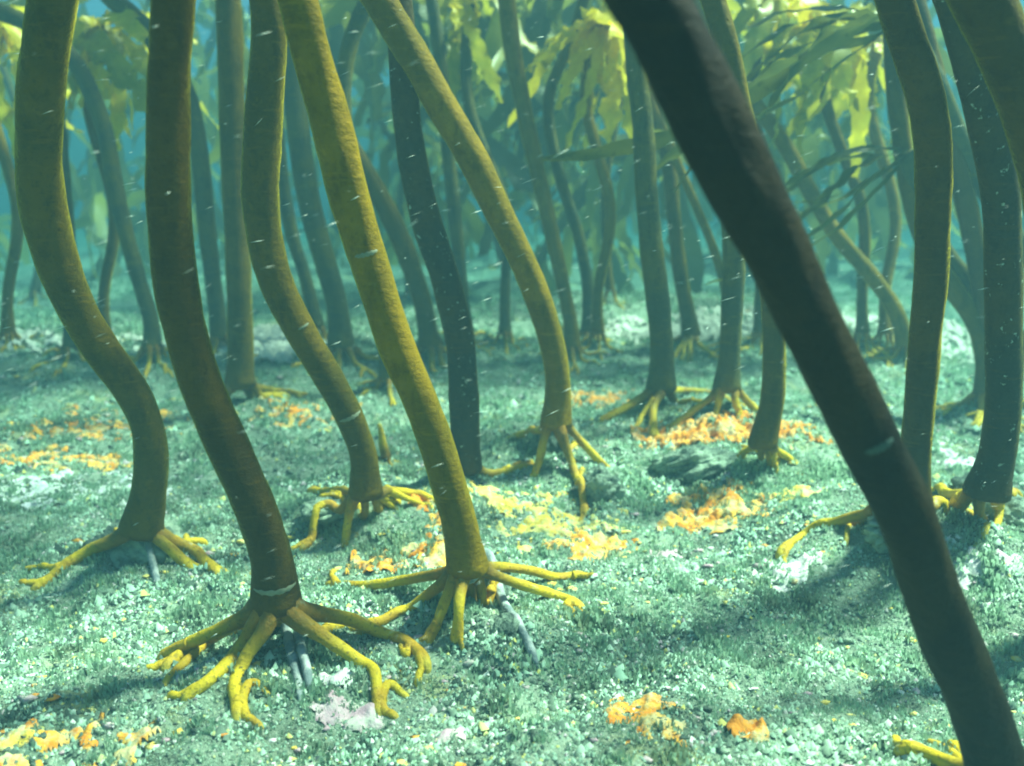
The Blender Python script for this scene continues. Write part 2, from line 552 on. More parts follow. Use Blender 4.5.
def kelp(label, pts, mat, base_w=None, top=1.0, roots=(), auto=0, root_px=None, crown=6, crown_h=1.25, lift=0.028, dark=1,
         group='kelp plants rooted on the seabed', sides=24, flare=1.22, bump=True, seed=None, cr=None, rootr=None, Yb=None, straight=0.0):
    """pts: picture points (x, y, width) along the stipe from the top down to the base; top: depth at the first point over depth at the base."""
    seed = seed if seed is not None else len(bpy.data.objects)
    rs = random.Random(seed)
    bx, by, bw = pts[-1]
    if Yb is None:
        B = on_ground(bx, by, lift + (0.012 if bump else 0))
    else:
        B = at_y(bx, by, Yb)
    if bump:
        BUMPS.append((B[0], B[1], 0.012, 0.075, 1.0, 0.0))
    Yb = B[1]; z0 = B[2]
    n = len(pts)
    ys = np.array([p[1] for p in pts], float)
    P = []; rad = []
    for i, (x, y, w_) in enumerate(pts):
        f = (ys[-1] - y) / max(ys[-1] - ys[0], 1)
        Y = Yb * (1 + (top - 1) * f)
        p = at_y(x, y, Y)
        P.append(p); rad.append(w_ * np.dot(p - CAM, FWD) / F / 2 * 0.96)
    P = np.array(P)[::-1]; rad = np.array(rad)[::-1]
    # above the picture: carry on along the tangent, turning upright, up to the crown
    T = P[-1] - P[-2]; T /= np.linalg.norm(T)
    ext = []; er = []
    q = P[-1].copy(); r_ = rad[-1]; step = 0.07
    sway = rs.uniform(-.5, .5)
    while q[2] < crown_h and len(ext) < 40:
        T = T + np.array([0.05 * math.sin(len(ext) * .6 + sway * 6), 0.04 * math.cos(len(ext) * .5 + sway * 9), 0.10 + straight])
        T /= np.linalg.norm(T)
        q = q + T * step; r_ *= 0.975
        ext.append(q.copy()); er.append(r_)
    if ext:
        P = np.vstack([P, ext]); rad = np.concatenate([rad, er])
    ns = 14 + 7 * len(P)
    S = smooth_rows(spline(np.column_stack([P, rad]), ns), 4)
    Pc, rc = S[:, :3], S[:, 3]
    arc = np.concatenate([[0], np.cumsum(np.linalg.norm(np.diff(Pc, axis=0), axis=1))])
    rc = rc * (1 + (flare - 1) * np.exp(-(arc / 0.022) ** 1.5)) * (1 + 0.05 * fbm(arc, arc * 0 + seed, 0.06, 2, seed % 97))
    root = empty('kelp_plant', tuple(B))
    ft = Pc[0] - np.array([[0, 0, .42], [0, 0, .36], [0, 0, .22], [0, 0, .08]]) * rad[0]
    Pc = np.vstack([ft, Pc]); rc = np.concatenate([[rc[0] * 0.2, rc[0] * 0.6, rc[0] * 0.86, rc[0] * 0.97], rc])
    V, Fc, A = tube(Pc - B, rc * (1 + 0.035 * fbm(np.arange(len(rc)) * .55, rc * 0 + seed, 1.0, 2, seed % 71)), sides, 0.08 if sides == 32 else 0.045, seed % 89)
    mk('stipe', V, Fc, mat, root, {'along': A})
    tag(root, label, 'kelp', group)
    rb = rad[0]
    rr = rootr or 0.36 * rb
    STEMS.append((root, Pc, rc))
    KELPS.append((root, B, rb, rr, roots, auto, seed))
    if crown:
        t = Pc[-1]
        if cr: add_blades(root, t, crown, dark, seed, **cr)
        else: add_blades(root, t, crown, dark, seed)
    return root


KELPS = []
STEMS = []
ROCKS = []


def rock_top(x, y):
    best = -9.0
    for t_ in ROCKS:
        h = t_.ray_cast(Vector((x, y, 1.0)), Vector((0, 0, -1)))
        if h[0] is not None: best = max(best, h[0].z)
    return best


EXEC_ROOTS = True


def grow_roots():
    """After all mounds are known: haptera from each base down to the ground."""
    for root, B, rb, rr, roots, auto, seed in KELPS:
        rs = random.Random(seed * 3 + 1)
        specs = []
        for spec in roots:
            main, forks = spec[0], spec[1:]
            specs.append((main, forks))
        k = 0
        for main, forks in specs:
            hl = max(0.0, B[2] - float(ground(B[0], B[1])))
            G = [on_ground(x, y, rr * 0.55 + hl * max(0.0, 0.85 - 1.7 * (i_ + .5) / len(main))) for i_, (x, y) in enumerate(main)]
            d = G[0] - B; d[2] = 0
            d = (G[-1] - B) * np.array([1, 1, 0]); d /= np.linalg.norm(d) + 1e-9
            start = B + d * rb * 0.40 + np.array([0, 0, 0.006])
            first = B + d * rb * 1.0 + np.array([0, 0, -0.006])
            pts = [start, first]
            for g in G:
                al_ = float(np.dot((g - B)[:2], d[:2])); lat = abs(float(d[0] * (g - B)[1] - d[1] * (g - B)[0]))
                if al_ > rb * 1.5 and lat < 0.7 * al_ and np.dot((g - pts[-1])[:2], d[:2]) > 0.006:
                    pts.append(g)
            if len(pts) < 3: pts.append(B + d * rb * 2.2 + np.array([0, 0, -0.02]))
            e = pts[-1]; dd = (pts[-1] - pts[-2]); dd /= np.linalg.norm(dd)
            endp = e + dd * 0.008; endp[2] = ground(endp[0], endp[1]) - 0.002
            pts.append(endp)
            parts = [root_tube(np.array(pts), rr * rs.uniform(.95, 1.12), rr * 0.74, seed + k)]
            for fk in forks:
                i0 = fk[0]
                p0 = pts[min(2 + i0, len(pts) - 2)]
                fp = [p0 - dd * 0.004] + [on_ground(x, y, rr * 0.4) for x, y in fk[1]]
                e = fp[-1].copy(); d2 = (fp[-1] - fp[-2]); d2 /= np.linalg.norm(d2) + 1e-9
                e2 = e + d2 * 0.006; e2[2] = ground(e2[0], e2[1]) - 0.002
                fp.append(e2)
                parts.append(root_tube(np.array(fp), rr * 0.66, rr * 0.45, seed + 50 + k))
            if len(pts) >= 5 or not forks:      # a short side branch of each root
                q0 = pts[-2]; sg = rs.choice((-1, 1))
                pr = np.array([-dd[1], dd[0], 0.0]) * sg
                q1 = q0 + dd * 0.008 + pr * 0.007; q2 = q0 + dd * 0.013 + pr * rs.uniform(.012, .018)
                for q in (q1, q2): q[2] = ground(q[0], q[1]) + rr * .15
                q2[2] -= 0.004
                parts.append(root_tube(np.array([pts[-3] * .3 + q0 * .7, q1, q2]), rr * .62, rr * .48, seed + 70 + k))
            V, Fc, A = join(parts)
            # forks carry the colour of the tip
            n0 = len(parts[0][2]); A = np.array(A); A[n0:] = 0.7 + 0.3 * A[n0:]
            mk('root', V - B, Fc, M['root'], root, {'along': A})
            k += 1
        # roots not traced from the photograph: behind the base, or all round a far plant
        if auto:
            n, a0, a1 = auto
            for j in range(n):
                a = a0 + (a1 - a0) * (j + rs.uniform(.25, .75)) / n
                L = rb * rs.uniform(3.0, 5.2)
                d = np.array([math.cos(a), math.sin(a), 0.0])
                side = np.array([-d[1], d[0], 0]) * rs.uniform(-.25, .25)
                pts = [B + d * rb * .4 + np.array([0, 0, .006]), B + d * rb * 1.0 + np.array([0, 0, -.006])]
                for f in (.45, .72, 1.0):
                    q = B + d * L * f + side * L * f * f
                    q[2] = ground(q[0], q[1]) + rr * .5
                    pts.append(q)
                e = pts[-1] + d * .01; e[2] = ground(e[0], e[1]) - .003; pts.append(e)
                parts = [root_tube(np.array(pts), rr * rs.uniform(.85, 1.05), rr * .6, seed + 200 + j)]
                q = B + d * L * 1.0 - side * L * 1.2
                q[2] = ground(q[0], q[1])
                parts.append(root_tube(np.array([pts[3], (pts[3] + q) / 2 + np.array([0, 0, rr * .3]), q]), rr * .65, rr * .4, seed + 300 + j))
                V, Fc, A = join(parts)
                n0 = len(parts[0][2]); A = np.array(A); A[n0:] = 0.6 + 0.4 * A[n0:]
                mk('root', V - B, Fc, M['root'], root, {'along': A})


PI = math.pi
BACK = (4, 0.15 * PI, 0.95 * PI)
RND = (6, 0.0, 2 * PI)
# --- the near stalks, left to right
kelp('thick olive kelp stalk bowed like an S beside the left edge, bulging left halfway up',
     [(58, -25, 47), (54, 0, 47), (45, 50, 46), (39, 128, 46), (41, 190, 45), (55, 256, 42), (88, 330, 37), (136, 398, 33), (151, 445, 33), (149, 490, 34), (141, 528, 36)],
     M['olive'], top=0.78, auto=(3, 0.15 * PI, 0.8 * PI), seed=11, lift=.036,
     roots=[([(122, 535), (90, 550), (58, 572), (38, 587)], (1, [(45, 567), (27, 569)])), ([(156, 536), (170, 550), (186, 563)],), ([(160, 532), (190, 549), (216, 571)],), ([(132, 540), (120, 552)],)])
kelp('dark brown kelp stalk with wide yellow-tipped roots, standing nearest of the upright stalks',
     [(174, -25, 43), (173, 0, 43), (169, 70, 44), (168, 128, 44), (170, 220, 44), (178, 300, 43), (196, 370, 43), (225, 440, 43), (257, 510, 42), (272, 560, 42), (276, 603, 45)],
     M['brown'], top=0.85, auto=(3, 0.2 * PI, 0.9 * PI), seed=12, lift=.042,
     roots=[([(245, 606), (205, 625), (165, 655), (148, 670)],), ([(248, 615), (205, 640), (170, 662)], (1, [(175, 672), (164, 684)])), ([(262, 612), (240, 650), (212, 678), (192, 693)],),
            ([(268, 614), (247, 642), (239, 675), (238, 712)], (1, [(250, 684), (263, 691)])), ([(305, 612), (332, 632), (364, 664), (376, 685), (379, 707)], (2, [(390, 684), (404, 696)])),
            ([(312, 606), (345, 618), (380, 634), (412, 648), (424, 660)], (2, [(406, 656), (402, 650)]))])
kelp('olive kelp stalk with a strong double bend and pale ring, spidery yellow roots',
     [(258, -25, 34), (266, 0, 34), (269, 50, 37), (263, 128, 39), (260, 190, 38), (266, 245, 36), (279, 290, 34), (303, 335, 32), (330, 380, 30), (351, 420, 28), (363, 455, 28), (366, 493, 30)],
     M['olive'], top=0.84, auto=(3, 0.2 * PI, 0.9 * PI), seed=13, crown=10, lift=.042,  # unseen crown made fuller to shade the front left seabed
     roots=[([(345, 492), (310, 491)],), ([(352, 502), (328, 525), (305, 546)],), ([(361, 506), (350, 530), (345, 543)],), ([(371, 506), (376, 522)],), ([(382, 497), (396, 503)],), ([(388, 490), (412, 493), (434, 500)], (0, [(425, 506), (434, 512)]))])
kelp('golden olive kelp stalk crossing the double-bent one, leaning straight down to orange-edged roots',
     [(290, -25, 40), (298, 0, 40), (311, 50, 41), (332, 128, 42), (350, 200, 42), (367, 256, 40), (394, 340, 38), (420, 400, 37), (443, 465, 36), (459, 520, 36), (468, 568, 37)],
     M['golden'], top=0.86, auto=(3, 0.2 * PI, 0.85 * PI), seed=14, lift=.038,
     roots=[([(440, 576), (400, 581), (355, 586), (330, 584)],), ([(448, 588), (405, 612), (366, 627)],), ([(455, 590), (442, 612), (430, 640)],), ([(466, 588), (463, 613)],),
            ([(495, 570), (525, 578), (552, 594), (578, 604)], (2, [(568, 605), (575, 617)])), ([(497, 566), (530, 570), (560, 578), (578, 574), (583, 582)],)])
kelp('slender golden kelp stalk sweeping diagonally down to a hollow arched holdfast',
     [(362, -25, 34), (380, 0, 34), (410, 50, 34), (438, 100, 33), (473, 160, 32), (500, 215, 30), (522, 260, 29), (539, 300, 28), (551, 340, 27), (558, 380, 26), (556, 424, 28)],
     M['golden'], top=0.88, auto=(2, 0.25 * PI, 0.85 * PI), seed=15, crown=10, lift=0.052,  # extra blades out of view, added to shade the seabed front left
     roots=[([(535, 431), (515, 436), (498, 448)],), ([(548, 440), (545, 458), (536, 473)],), ([(564, 440), (572, 465), (580, 495), (586, 513)], (1, [(582, 468), (585, 474)])), ([(574, 430), (588, 442), (602, 464)],)])
kelp('blackish slate kelp stalk flecked with white worm crust, no roots in view',
     [(392, -40, 28), (398, 0, 28), (402, 50, 29), (408, 128, 29), (421, 200, 31), (438, 256, 31), (451, 300, 31), (460, 340, 31), (464, 400, 31), (465, 468, 33)],
     M['slate'], top=0.92, auto=(3, 0.1 * PI, 0.9 * PI), seed=16, crown=10, lift=0.005, flare=1.08)  # crown above the view thickened for shade on the left foreground
kelp('straight grey-green kelp stalk with splayed roots on the mid mound',
     [(634, 20, 22), (637, 75, 22), (643, 128, 23), (647, 200, 24), (653, 260, 24), (659, 310, 24), (662, 350, 24), (661, 388, 27)],
     M['grey_hazed'], top=0.95, auto=(3, 0.1 * PI, 0.9 * PI), seed=17,
     roots=[([(642, 396), (625, 405), (603, 419)],), ([(655, 402), (650, 412), (653, 433)], (0, [(640, 420), (632, 431)])), ([(676, 390), (700, 391), (726, 396)],)])
kelp('grey-green kelp stalk half hidden by the leaning black one, above orange sponge',
     [(672, -10, 22), (690, 60, 22), (716, 140, 23), (731, 200, 23), (734, 256, 23), (732, 310, 23), (730, 350, 23), (727, 388, 25)],
     M['grey_hazed'], top=0.95, auto=(3, 0.1 * PI, 0.9 * PI), seed=18, crown=4,
     roots=[([(714, 397), (695, 408), (674, 426)],), ([(735, 402), (739, 414)],), ([(742, 395), (757, 411)],), ([(724, 402), (716, 412)],)])
kelp('kelp stalk with an orange-lit edge behind the leaning black one, rooted between sponges',
     [(705, -25, 25), (713, 0, 25), (727, 50, 25), (740, 110, 25), (755, 190, 25), (768, 260, 25), (774, 320, 24), (774, 370, 24), (771, 410, 24), (762, 444, 26)],
     M['olive'], top=0.92, auto=(2, 0.1 * PI, 0.6 * PI), seed=19, lift=.042, crown=3,
     roots=[([(757, 456), (752, 467)],), ([(774, 449), (790, 459), (804, 468)],), ([(766, 456), (776, 472)],)])
kelp('very thick kelp stalk coloured near-black for shade, leaning diagonally across the scene',
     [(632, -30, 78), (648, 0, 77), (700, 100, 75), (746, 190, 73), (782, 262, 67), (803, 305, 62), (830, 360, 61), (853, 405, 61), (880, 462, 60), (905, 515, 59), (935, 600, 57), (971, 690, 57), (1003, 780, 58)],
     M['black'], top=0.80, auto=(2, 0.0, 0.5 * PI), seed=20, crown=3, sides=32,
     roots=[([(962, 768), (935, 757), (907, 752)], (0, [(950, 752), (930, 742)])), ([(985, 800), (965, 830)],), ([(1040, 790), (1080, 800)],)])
kelp('dark olive kelp stalk close behind the black one, yellow roots reaching out to its left',
     [(885, -25, 37), (894, 0, 37), (911, 50, 37), (927, 100, 37), (933, 160, 36), (932, 256, 34), (925, 340, 32), (918, 420, 30), (914, 470, 31), (912, 505, 33)],
     M['brown'], top=0.86, auto=(2, 0.3 * PI, 0.8 * PI), seed=21, lift=.036, crown=3,
     roots=[([(880, 512), (840, 521), (805, 534), (782, 549)], (0, [(852, 524), (847, 540)])), ([(930, 508), (942, 512), (947, 524)],)])
kelp('dark slate kelp stalk at the right edge with orange forked roots',
     [(935, -40, 36), (953, 0, 36), (972, 64, 37), (989, 128, 37), (1000, 190, 37), (1003, 256, 36), (1004, 340, 35), (1003, 400, 34), (997, 455, 35), (986, 492, 38)],
     M['slate'], top=0.86, auto=(2, 0.3 * PI, 0.7 * PI), seed=22, lift=.036, crown=3,
     roots=[([(965, 494), (938, 494)],), ([(998, 502), (1010, 512), (1023, 536)], (0, [(998, 520), (985, 532)])), ([(1006, 497), (1030, 514)],), ([(985, 505), (978, 520)],)])
kelp('dark brown kelp stalk crossing the upper right corner, base outside the picture',
     [(955, -60, 62), (978, -10, 60), (1006, 50, 57), (1030, 110, 54), (1052, 200, 52), (1066, 320, 50), (1074, 450, 50), (1100, 600, 52)],
     M['brown'], top=0.8, auto=(3, -.2 * PI, .3 * PI), seed=23, crown=13)  # unseen crown given extra blades to shade the water near the camera
# --- stalks of the middle distance
MID = 'kelp stalks of the middle distance'
kelp('thin blue-grey kelp stalk arching from the upper left corner down behind the S-bowed stalk',
     [(-10, 8, 17), (25, 22, 17), (58, 42, 17), (83, 75, 17), (103, 125, 17), (114, 180, 17), (125, 230, 16), (142, 290, 15), (151, 320, 15), (152, 345, 17)],
     M['grey_hazed'], top=1.0, auto=RND, seed=31, crown=0, crown_h=0.3, group=MID, dark=0)
kelp('bluish kelp stalk showing as a sliver behind the S-bowed stalk',
     [(44, 0, 16), (52, 70, 16), (60, 150, 16), (68, 240, 15), (72, 300, 15), (72, 345, 16)],
     M['grey_hazed'], top=1.0, auto=RND, seed=32, crown=5, crown_h=1.15, group=MID, dark=0)
kelp('dark blue kelp stalk between the dark brown and double-bent stalks, bent over at its top',
     [(85, -30, 21), (112, -2, 21), (150, 35, 21), (184, 88, 20), (199, 150, 19), (207, 230, 18), (214, 290, 17), (220, 335, 18)],
     M['grey_hazed'], top=1.0, auto=RND, seed=33, crown=0, crown_h=0.4, group=MID)
kelp('hazy upright olive kelp stalk with a yellow-lit side, right of the dark brown stalk',
     [(224, -30, 27), (228, 0, 27), (231, 80, 27), (234, 160, 27), (238, 260, 26), (240, 330, 26), (240, 384, 27)],
     M['olive'], top=0.97, auto=(3, 0.1 * PI, 0.9 * PI), seed=34, crown=6, group=MID,
     roots=[([(256, 388), (275, 391), (296, 393)],), ([(235, 396), (231, 404)],), ([(225, 390), (205, 396)],)])
kelp('dusky blue kelp stalk curving down between the double-bent and golden stalks',
     [(290, -30, 24), (292, 40, 24), (297, 120, 24), (309, 200, 24), (326, 265, 23), (337, 305, 22), (341, 345, 23)],
     M['grey_hazed'], top=1.0, auto=RND, seed=35, crown=6, group=MID)
kelp('narrow dark kelp stalk just behind the double-bent stalk, a lit gap beside it',
     [(270, -20, 14), (274, 80, 14), (280, 160, 14), (291, 230, 14), (306, 280, 13), (316, 325, 14)],
     M['grey_hazed'], top=1.0, auto=RND, seed=36, crown=6, crown_h=1.1, group=MID)
kelp('slanting kelp stalk crossing behind the golden stalk to the white-flecked one',
     [(262, -15, 20), (290, 38, 20), (318, 92, 20), (352, 150, 20), (384, 205, 21), (407, 255, 21), (423, 305, 20), (430, 345, 21)],
     M['olive'], top=1.0, auto=RND, seed=37, crown=5, group=MID)
kelp('blue kelp stalk arching over to the right above the golden stalk',
     [(385, -30, 17), (362, 12, 17), (347, 55, 17), (343, 110, 17), (350, 200, 17), (368, 280, 16), (384, 340, 16), (388, 376, 17)],
     M['grey_hazed'], top=1.0, auto=RND, seed=38, crown=4, group=MID)
kelp('faint kelp stalk showing between the white-flecked stalk and the slender golden one',
     [(440, 60, 14), (448, 150, 14), (456, 230, 14), (462, 290, 13), (466, 330, 14)],
     M['grey_hazed'], top=1.0, auto=RND, seed=39, crown=6, crown_h=1.05, group=MID, dark=0)
kelp('hazy yellow-edged kelp stalk curving down behind the slender golden one',
     [(505, -20, 20), (511, 40, 19), (522, 100, 18), (537, 170, 17), (551, 230, 16), (563, 285, 15), (570, 320, 15), (572, 345, 16)],
     M['golden'], top=1.0, auto=RND, seed=40, crown=6, crown_h=1.05, group=MID, dark=0)
kelp('dim kelp stalk under the bright yellow fronds in the centre',
     [(585, -5, 12), (572, 40, 12), (548, 100, 12), (558, 170, 12), (577, 230, 12), (587, 280, 12), (588, 330, 13)],
     M['grey_hazed'], top=1.0, auto=RND, seed=41, crown=0, crown_h=0.5, group=MID)
kelp('thin kelp stalk with stubby yellow roots, behind the straight grey-green stalk',
     [(640, 60, 14), (656, 112, 14), (668, 160, 15), (673, 210, 15), (679, 265, 15), (686, 305, 15), (691, 334, 17)],
     M['olive'], top=1.0, auto=(3, 0.2 * PI, 0.9 * PI), seed=42, crown=5, crown_h=1.0, group=MID, dark=0,
     roots=[([(682, 344), (675, 357)],), ([(690, 347), (690, 358)],), ([(699, 344), (715, 357)],), ([(686, 345), (682, 358)],)])
kelp('pencil-thin yellow kelp stalk slanting between the two grey-green stalks',
     [(640, 70, 9), (656, 113, 9), (672, 150, 9), (692, 197, 9), (714, 250, 9), (726, 295, 9), (730, 335, 10)],
     M['golden'], top=1.0, auto=RND, seed=43, crown=4, crown_h=1.0, group=MID, dark=0)
kelp('thin yellow-topped kelp stalk slanting out from behind the black one to the lower right',
     [(740, 80, 15), (763, 114, 15), (787, 148, 16), (809, 190, 16), (837, 236, 16), (870, 274, 16), (895, 310, 16), (906, 345, 17)],
     M['golden'], top=1.0, auto=RND, seed=44, crown=4, crown_h=0.95, group=MID, dark=0)
kelp('orange-edged kelp stalk slanting between the dark olive stalk and the right edge one',
     [(898, -40, 24), (912, 0, 24), (930, 67, 24), (949, 140, 23), (969, 217, 22), (982, 290, 21), (990, 350, 21), (994, 398, 22)],
     M['brown'], top=0.97, auto=RND, seed=45, crown=5, group=MID)
kelp('orange-brown kelp stalk elbowing out low behind the dark olive stalk',
     [(893, 40, 20), (898, 110, 20), (908, 180, 20), (924, 240, 20), (950, 285, 20), (973, 318, 19), (984, 350, 19), (986, 392, 20)],
     M['olive'], top=1.0, auto=RND, seed=46, crown=5, group=MID)
# --- plants whose fronds hang into the picture
FR = 'kelp plants with hanging fronds in the haze'
frcr = dict(pitch=(-0.2, 1.35), scale=(0.4, 0.8))
for px, lab, m_, cx, cz, n_, tp in [
        (598, 'far kelp plant carrying the bright yellow fronds of the centre', 'golden', 600, 22, 30, 0.97),
        (862, 'far kelp plant with green fronds between the black stalk and the dark olive one', 'olive', 828, 15, 26, 1.0),
        (104, 'far kelp plant with pale green fronds between the S-bowed and dark brown stalks', 'olive', 100, 22, 22, 1.0),
        (8, 'far kelp plant with yellow fronds at the left edge', 'golden', 2, 10, 12, 1.0),
        (760, 'far kelp plant with small fronds along the edge of the black stalk', 'olive', 770, -8, 12, 1.0),
        (505, 'far kelp plant with sparse dim fronds above the slender golden stalk', 'grey_hazed', 470, -12, 9, 1.05),
        (885, 'far kelp plant with yellow frond tips beside the dark olive stalk', 'golden', 880, 40, 11, 1.1)]:
    kelp(lab, [(cx, cz, 12), ((cx * 2 + px) / 3 - 14, 100, 12), ((cx + px * 2) / 3 + 12, 210, 12), (px, 290, 11), (px, 331, 12)], M[m_], top=tp, auto=RND,
         seed=60 + px, crown=n_, crown_h=0.3, group=FR, dark=2 if m_ == 'golden' else 0, cr=frcr)
# --- fronds of a plant outside the picture streaming across the upper right
kelp('shade-dark strap fronds of a leaning kelp streaming across to the black stalk',
     [(905, 20, 20), (935, 80, 20), (965, 150, 20), (1010, 230, 20), (1060, 300, 20), (1110, 390, 22)],
     M['grey_hazed'], top=0.9, auto=RND, seed=71, crown=8, crown_h=0.2, dark=1, group=FR,
     cr=dict(pitch=(0.15, 0.55), az=(0.90 * PI, 1.1 * PI), scale=(0.8, 1.15), kinds=STRAPS))
kelp('kelp with narrow shade-dark straps trailing low across the gap beside the dark olive stalk',
     [(906, 152, 18), (920, 200, 18), (950, 260, 18), (1010, 330, 18), (1060, 390, 20)],
     M['grey_hazed'], top=0.95, auto=RND, seed=72, crown=7, crown_h=0.2, dark=1, group=FR, lift=0.03,
     cr=dict(pitch=(0.25, 0.6), az=(0.92 * PI, 1.1 * PI), scale=(0.45, 0.75), kinds=STRAPS))
# --- farthest stalks, lost in the haze
FAR = 'kelp stalks lost in the farthest haze'
FARL = {0: 'dim far stalk in the haze behind the S-bowed stalk', 1: 'dim far stalk in the haze just right of the dark brown stalk',
        4: 'dim far stalk in the haze between the white-flecked and slender golden stalks', 6: 'dim far stalk in the haze left of the straight grey-green stalk',
        9: 'dim far stalk in the haze beside the half hidden grey-green stalk', 11: 'dim far stalk in the haze just right of the black leaning stalk',
        13: 'dim far stalk in the haze between the golden and white-flecked stalks'}
for j, (px, lean) in enumerate([(35, -20), (180, 15), (262, -10), (480, -12), (503, -6), (518, 8), (610, 10), (640, -25), (705, 20), (748, -15), (800, 25), (830, -20), (958, 15), (410, 18)]):
    if j not in FARL: continue
    Yf = 3.1 + 0.35 * ((j * 5) % 7)
    kelp(FARL[j],
         [(px + lean * 3.2, -10, 8), (px + lean * 1.2, 90, 8), (px - lean * .5, 190, 8), (px - lean * .3, 255, 8), (px, on_ground_row(px, Yf), 9)],
         M['grey_hazed' if j % 3 else 'olive'], top=1.05, auto=(4, 0, 2 * PI), seed=80 + j, crown=7, crown_h=1.15, group=FAR, dark=0, sides=12)
# (far stalks stand on the far mounds)
# --- the far canopy that reads as one mass
def far_canopy():
    rs = np.random.default_rng(41)
    V = []; Fq = []; off = 0
    base = []
    for pair in BLADES:
        me = pair[0]; co = np.empty(len(me.vertices) * 3, np.float32); me.vertices.foreach_get('co', co)
        cg = co.reshape(30, 7, 3)[::3, ::2]
        ii = np.arange(40).reshape(10, 4)
        base.append((cg.reshape(-1, 3), np.stack([ii[:-1, :-1], ii[:-1, 1:], ii[1:, 1:], ii[1:, :-1]], -1).reshape(-1, 4)))
    for k in range(3000):
        v, f = base[rs.integers(len(base))]
        near = k % 16 == 0
        d = rs.uniform(2.2, 3.0) if near else rs.uniform(2.7, 6.0); x = rs.uniform(-.72, .72) * d
        if vnoise(x * 1.3, d * 1.1, 5) < -0.12: continue
        if x < -.22 * d and rs.random() < .55: continue
        z = rs.uniform(.34 if d < 3.3 else .02, 1.25) + .04 * d
        e = Euler((rs.uniform(-1, 1), rs.uniform(-.3, 1.4), rs.uniform(0, 6.28)), 'XYZ').to_matrix()
        if near: z = rs.uniform(.80, 1.15) + (.04 * d)
        s_ = rs.uniform(.8, 1.5)
        V.append((v * s_) @ np.array(e).T + np.array([x, d, z])); Fq.append(f + off); off += len(v)
    o = mk('kelp_canopy', np.vstack(V), np.vstack(Fq), M['blade_far'])
    tag(o, 'far-off mass of hazy yellow-green kelp fronds', 'kelp canopy', kind='stuff')


far_canopy()
# --- a small sprout
kelp('small bright yellow kelp sprout sticking up behind the double-bent stalk',
     [(379, 424, 4), (381, 432, 6), (383, 445, 8), (386, 456, 9)], M['root'], top=1.0, auto=(3, 0, 2 * PI), seed=95, crown=0, crown_h=0.0, lift=0.006, group=None, sides=12)
# ------------------------------------------------------------------ rocks, under the holdfasts and loose
def rock(label, px, py, rx, ry, rz, seed, mat='rock', sink=0.45):
    import bmesh
    bm = bmesh.new()
    bmesh.ops.create_icosphere(bm, subdivisions=5, radius=1)
    V = np.array([v.co[:] for v in bm.verts])
    d = 1 + 0.55 * fbm(V[:, 0] * 2 + V[:, 2], V[:, 1] * 2 - V[:, 2] * .7, 1.1, 4, seed) + 0.22 * fbm(V[:, 0] * 3 + 3 * V[:, 2], V[:, 1] * 3 + V[:, 0], .35, 3, seed + 9)
    V = V * d[:, None] * np.array([rx, ry, rz])
    for v, p in zip(bm.verts, V): v.co = p
    c = on_ground(px, py)
    me = bpy.data.meshes.new('rock'); bm.to_mesh(me); bm.free()
    me.polygons.foreach_set('use_smooth', np.ones(len(me.polygons), dtype=bool))
    me.materials.append(M[mat])
    o = bpy.data.objects.new('rock', me); C.objects.link(o)
    o.location = (c[0], c[1], c[2] + rz * (1 - 2 * sink)); o.rotation_euler.z = seed
    from mathutils.bvhtree import BVHTree
    cz, sz_ = math.cos(seed), math.sin(seed)
    W = [Vector((p[0] * cz - p[1] * sz_ + o.location.x, p[0] * sz_ + p[1] * cz + o.location.y, p[2] + o.location.z)) for p in V]
    ROCKS.append(BVHTree.FromPolygons(W, [tuple(p.vertices) for p in me.polygons]))
    return tag(o, label, 'rock', 'rocks on the seabed')


rock('dark turf-covered rock under the slender golden stalk holdfast', 600, 492, .030, .026, .026, 3)
for lab, px, py, rx, ry, rz, sd in [
        ('dark craggy rock under the roots of the S-bowed olive stalk', 138, 548, .045, .035, .024, 31),
        ('dark craggy rock in the hollow under the wide-rooted dark brown stalk', 278, 622, .034, .024, .026, 33),
        ('dark blue-green craggy rock under the spidery roots of the double-bent stalk', 352, 506, .050, .030, .017, 35),
        ('dark craggy rock under the roots of the golden stalk', 472, 586, .032, .024, .024, 37),
        ('dark craggy rock in the arch of the slender golden stalk holdfast', 556, 446, .040, .030, .036, 39),
        ('low grey ridged rock on the slope left of the stalk rooted between orange sponges', 700, 464, .055, .030, .020, 41),
        ('dark rock under the roots of the right edge stalk', 985, 512, .050, .035, .026, 43),
        ('dark rock under the roots behind the leaning black stalk', 905, 525, .050, .035, .024, 45)]:
    rock(lab, px, py, rx, ry, rz, sd, sink=.5)
rock('small dark stone under the golden stalk roots', 503, 628, .014, .012, .010, 11)

grow_roots()

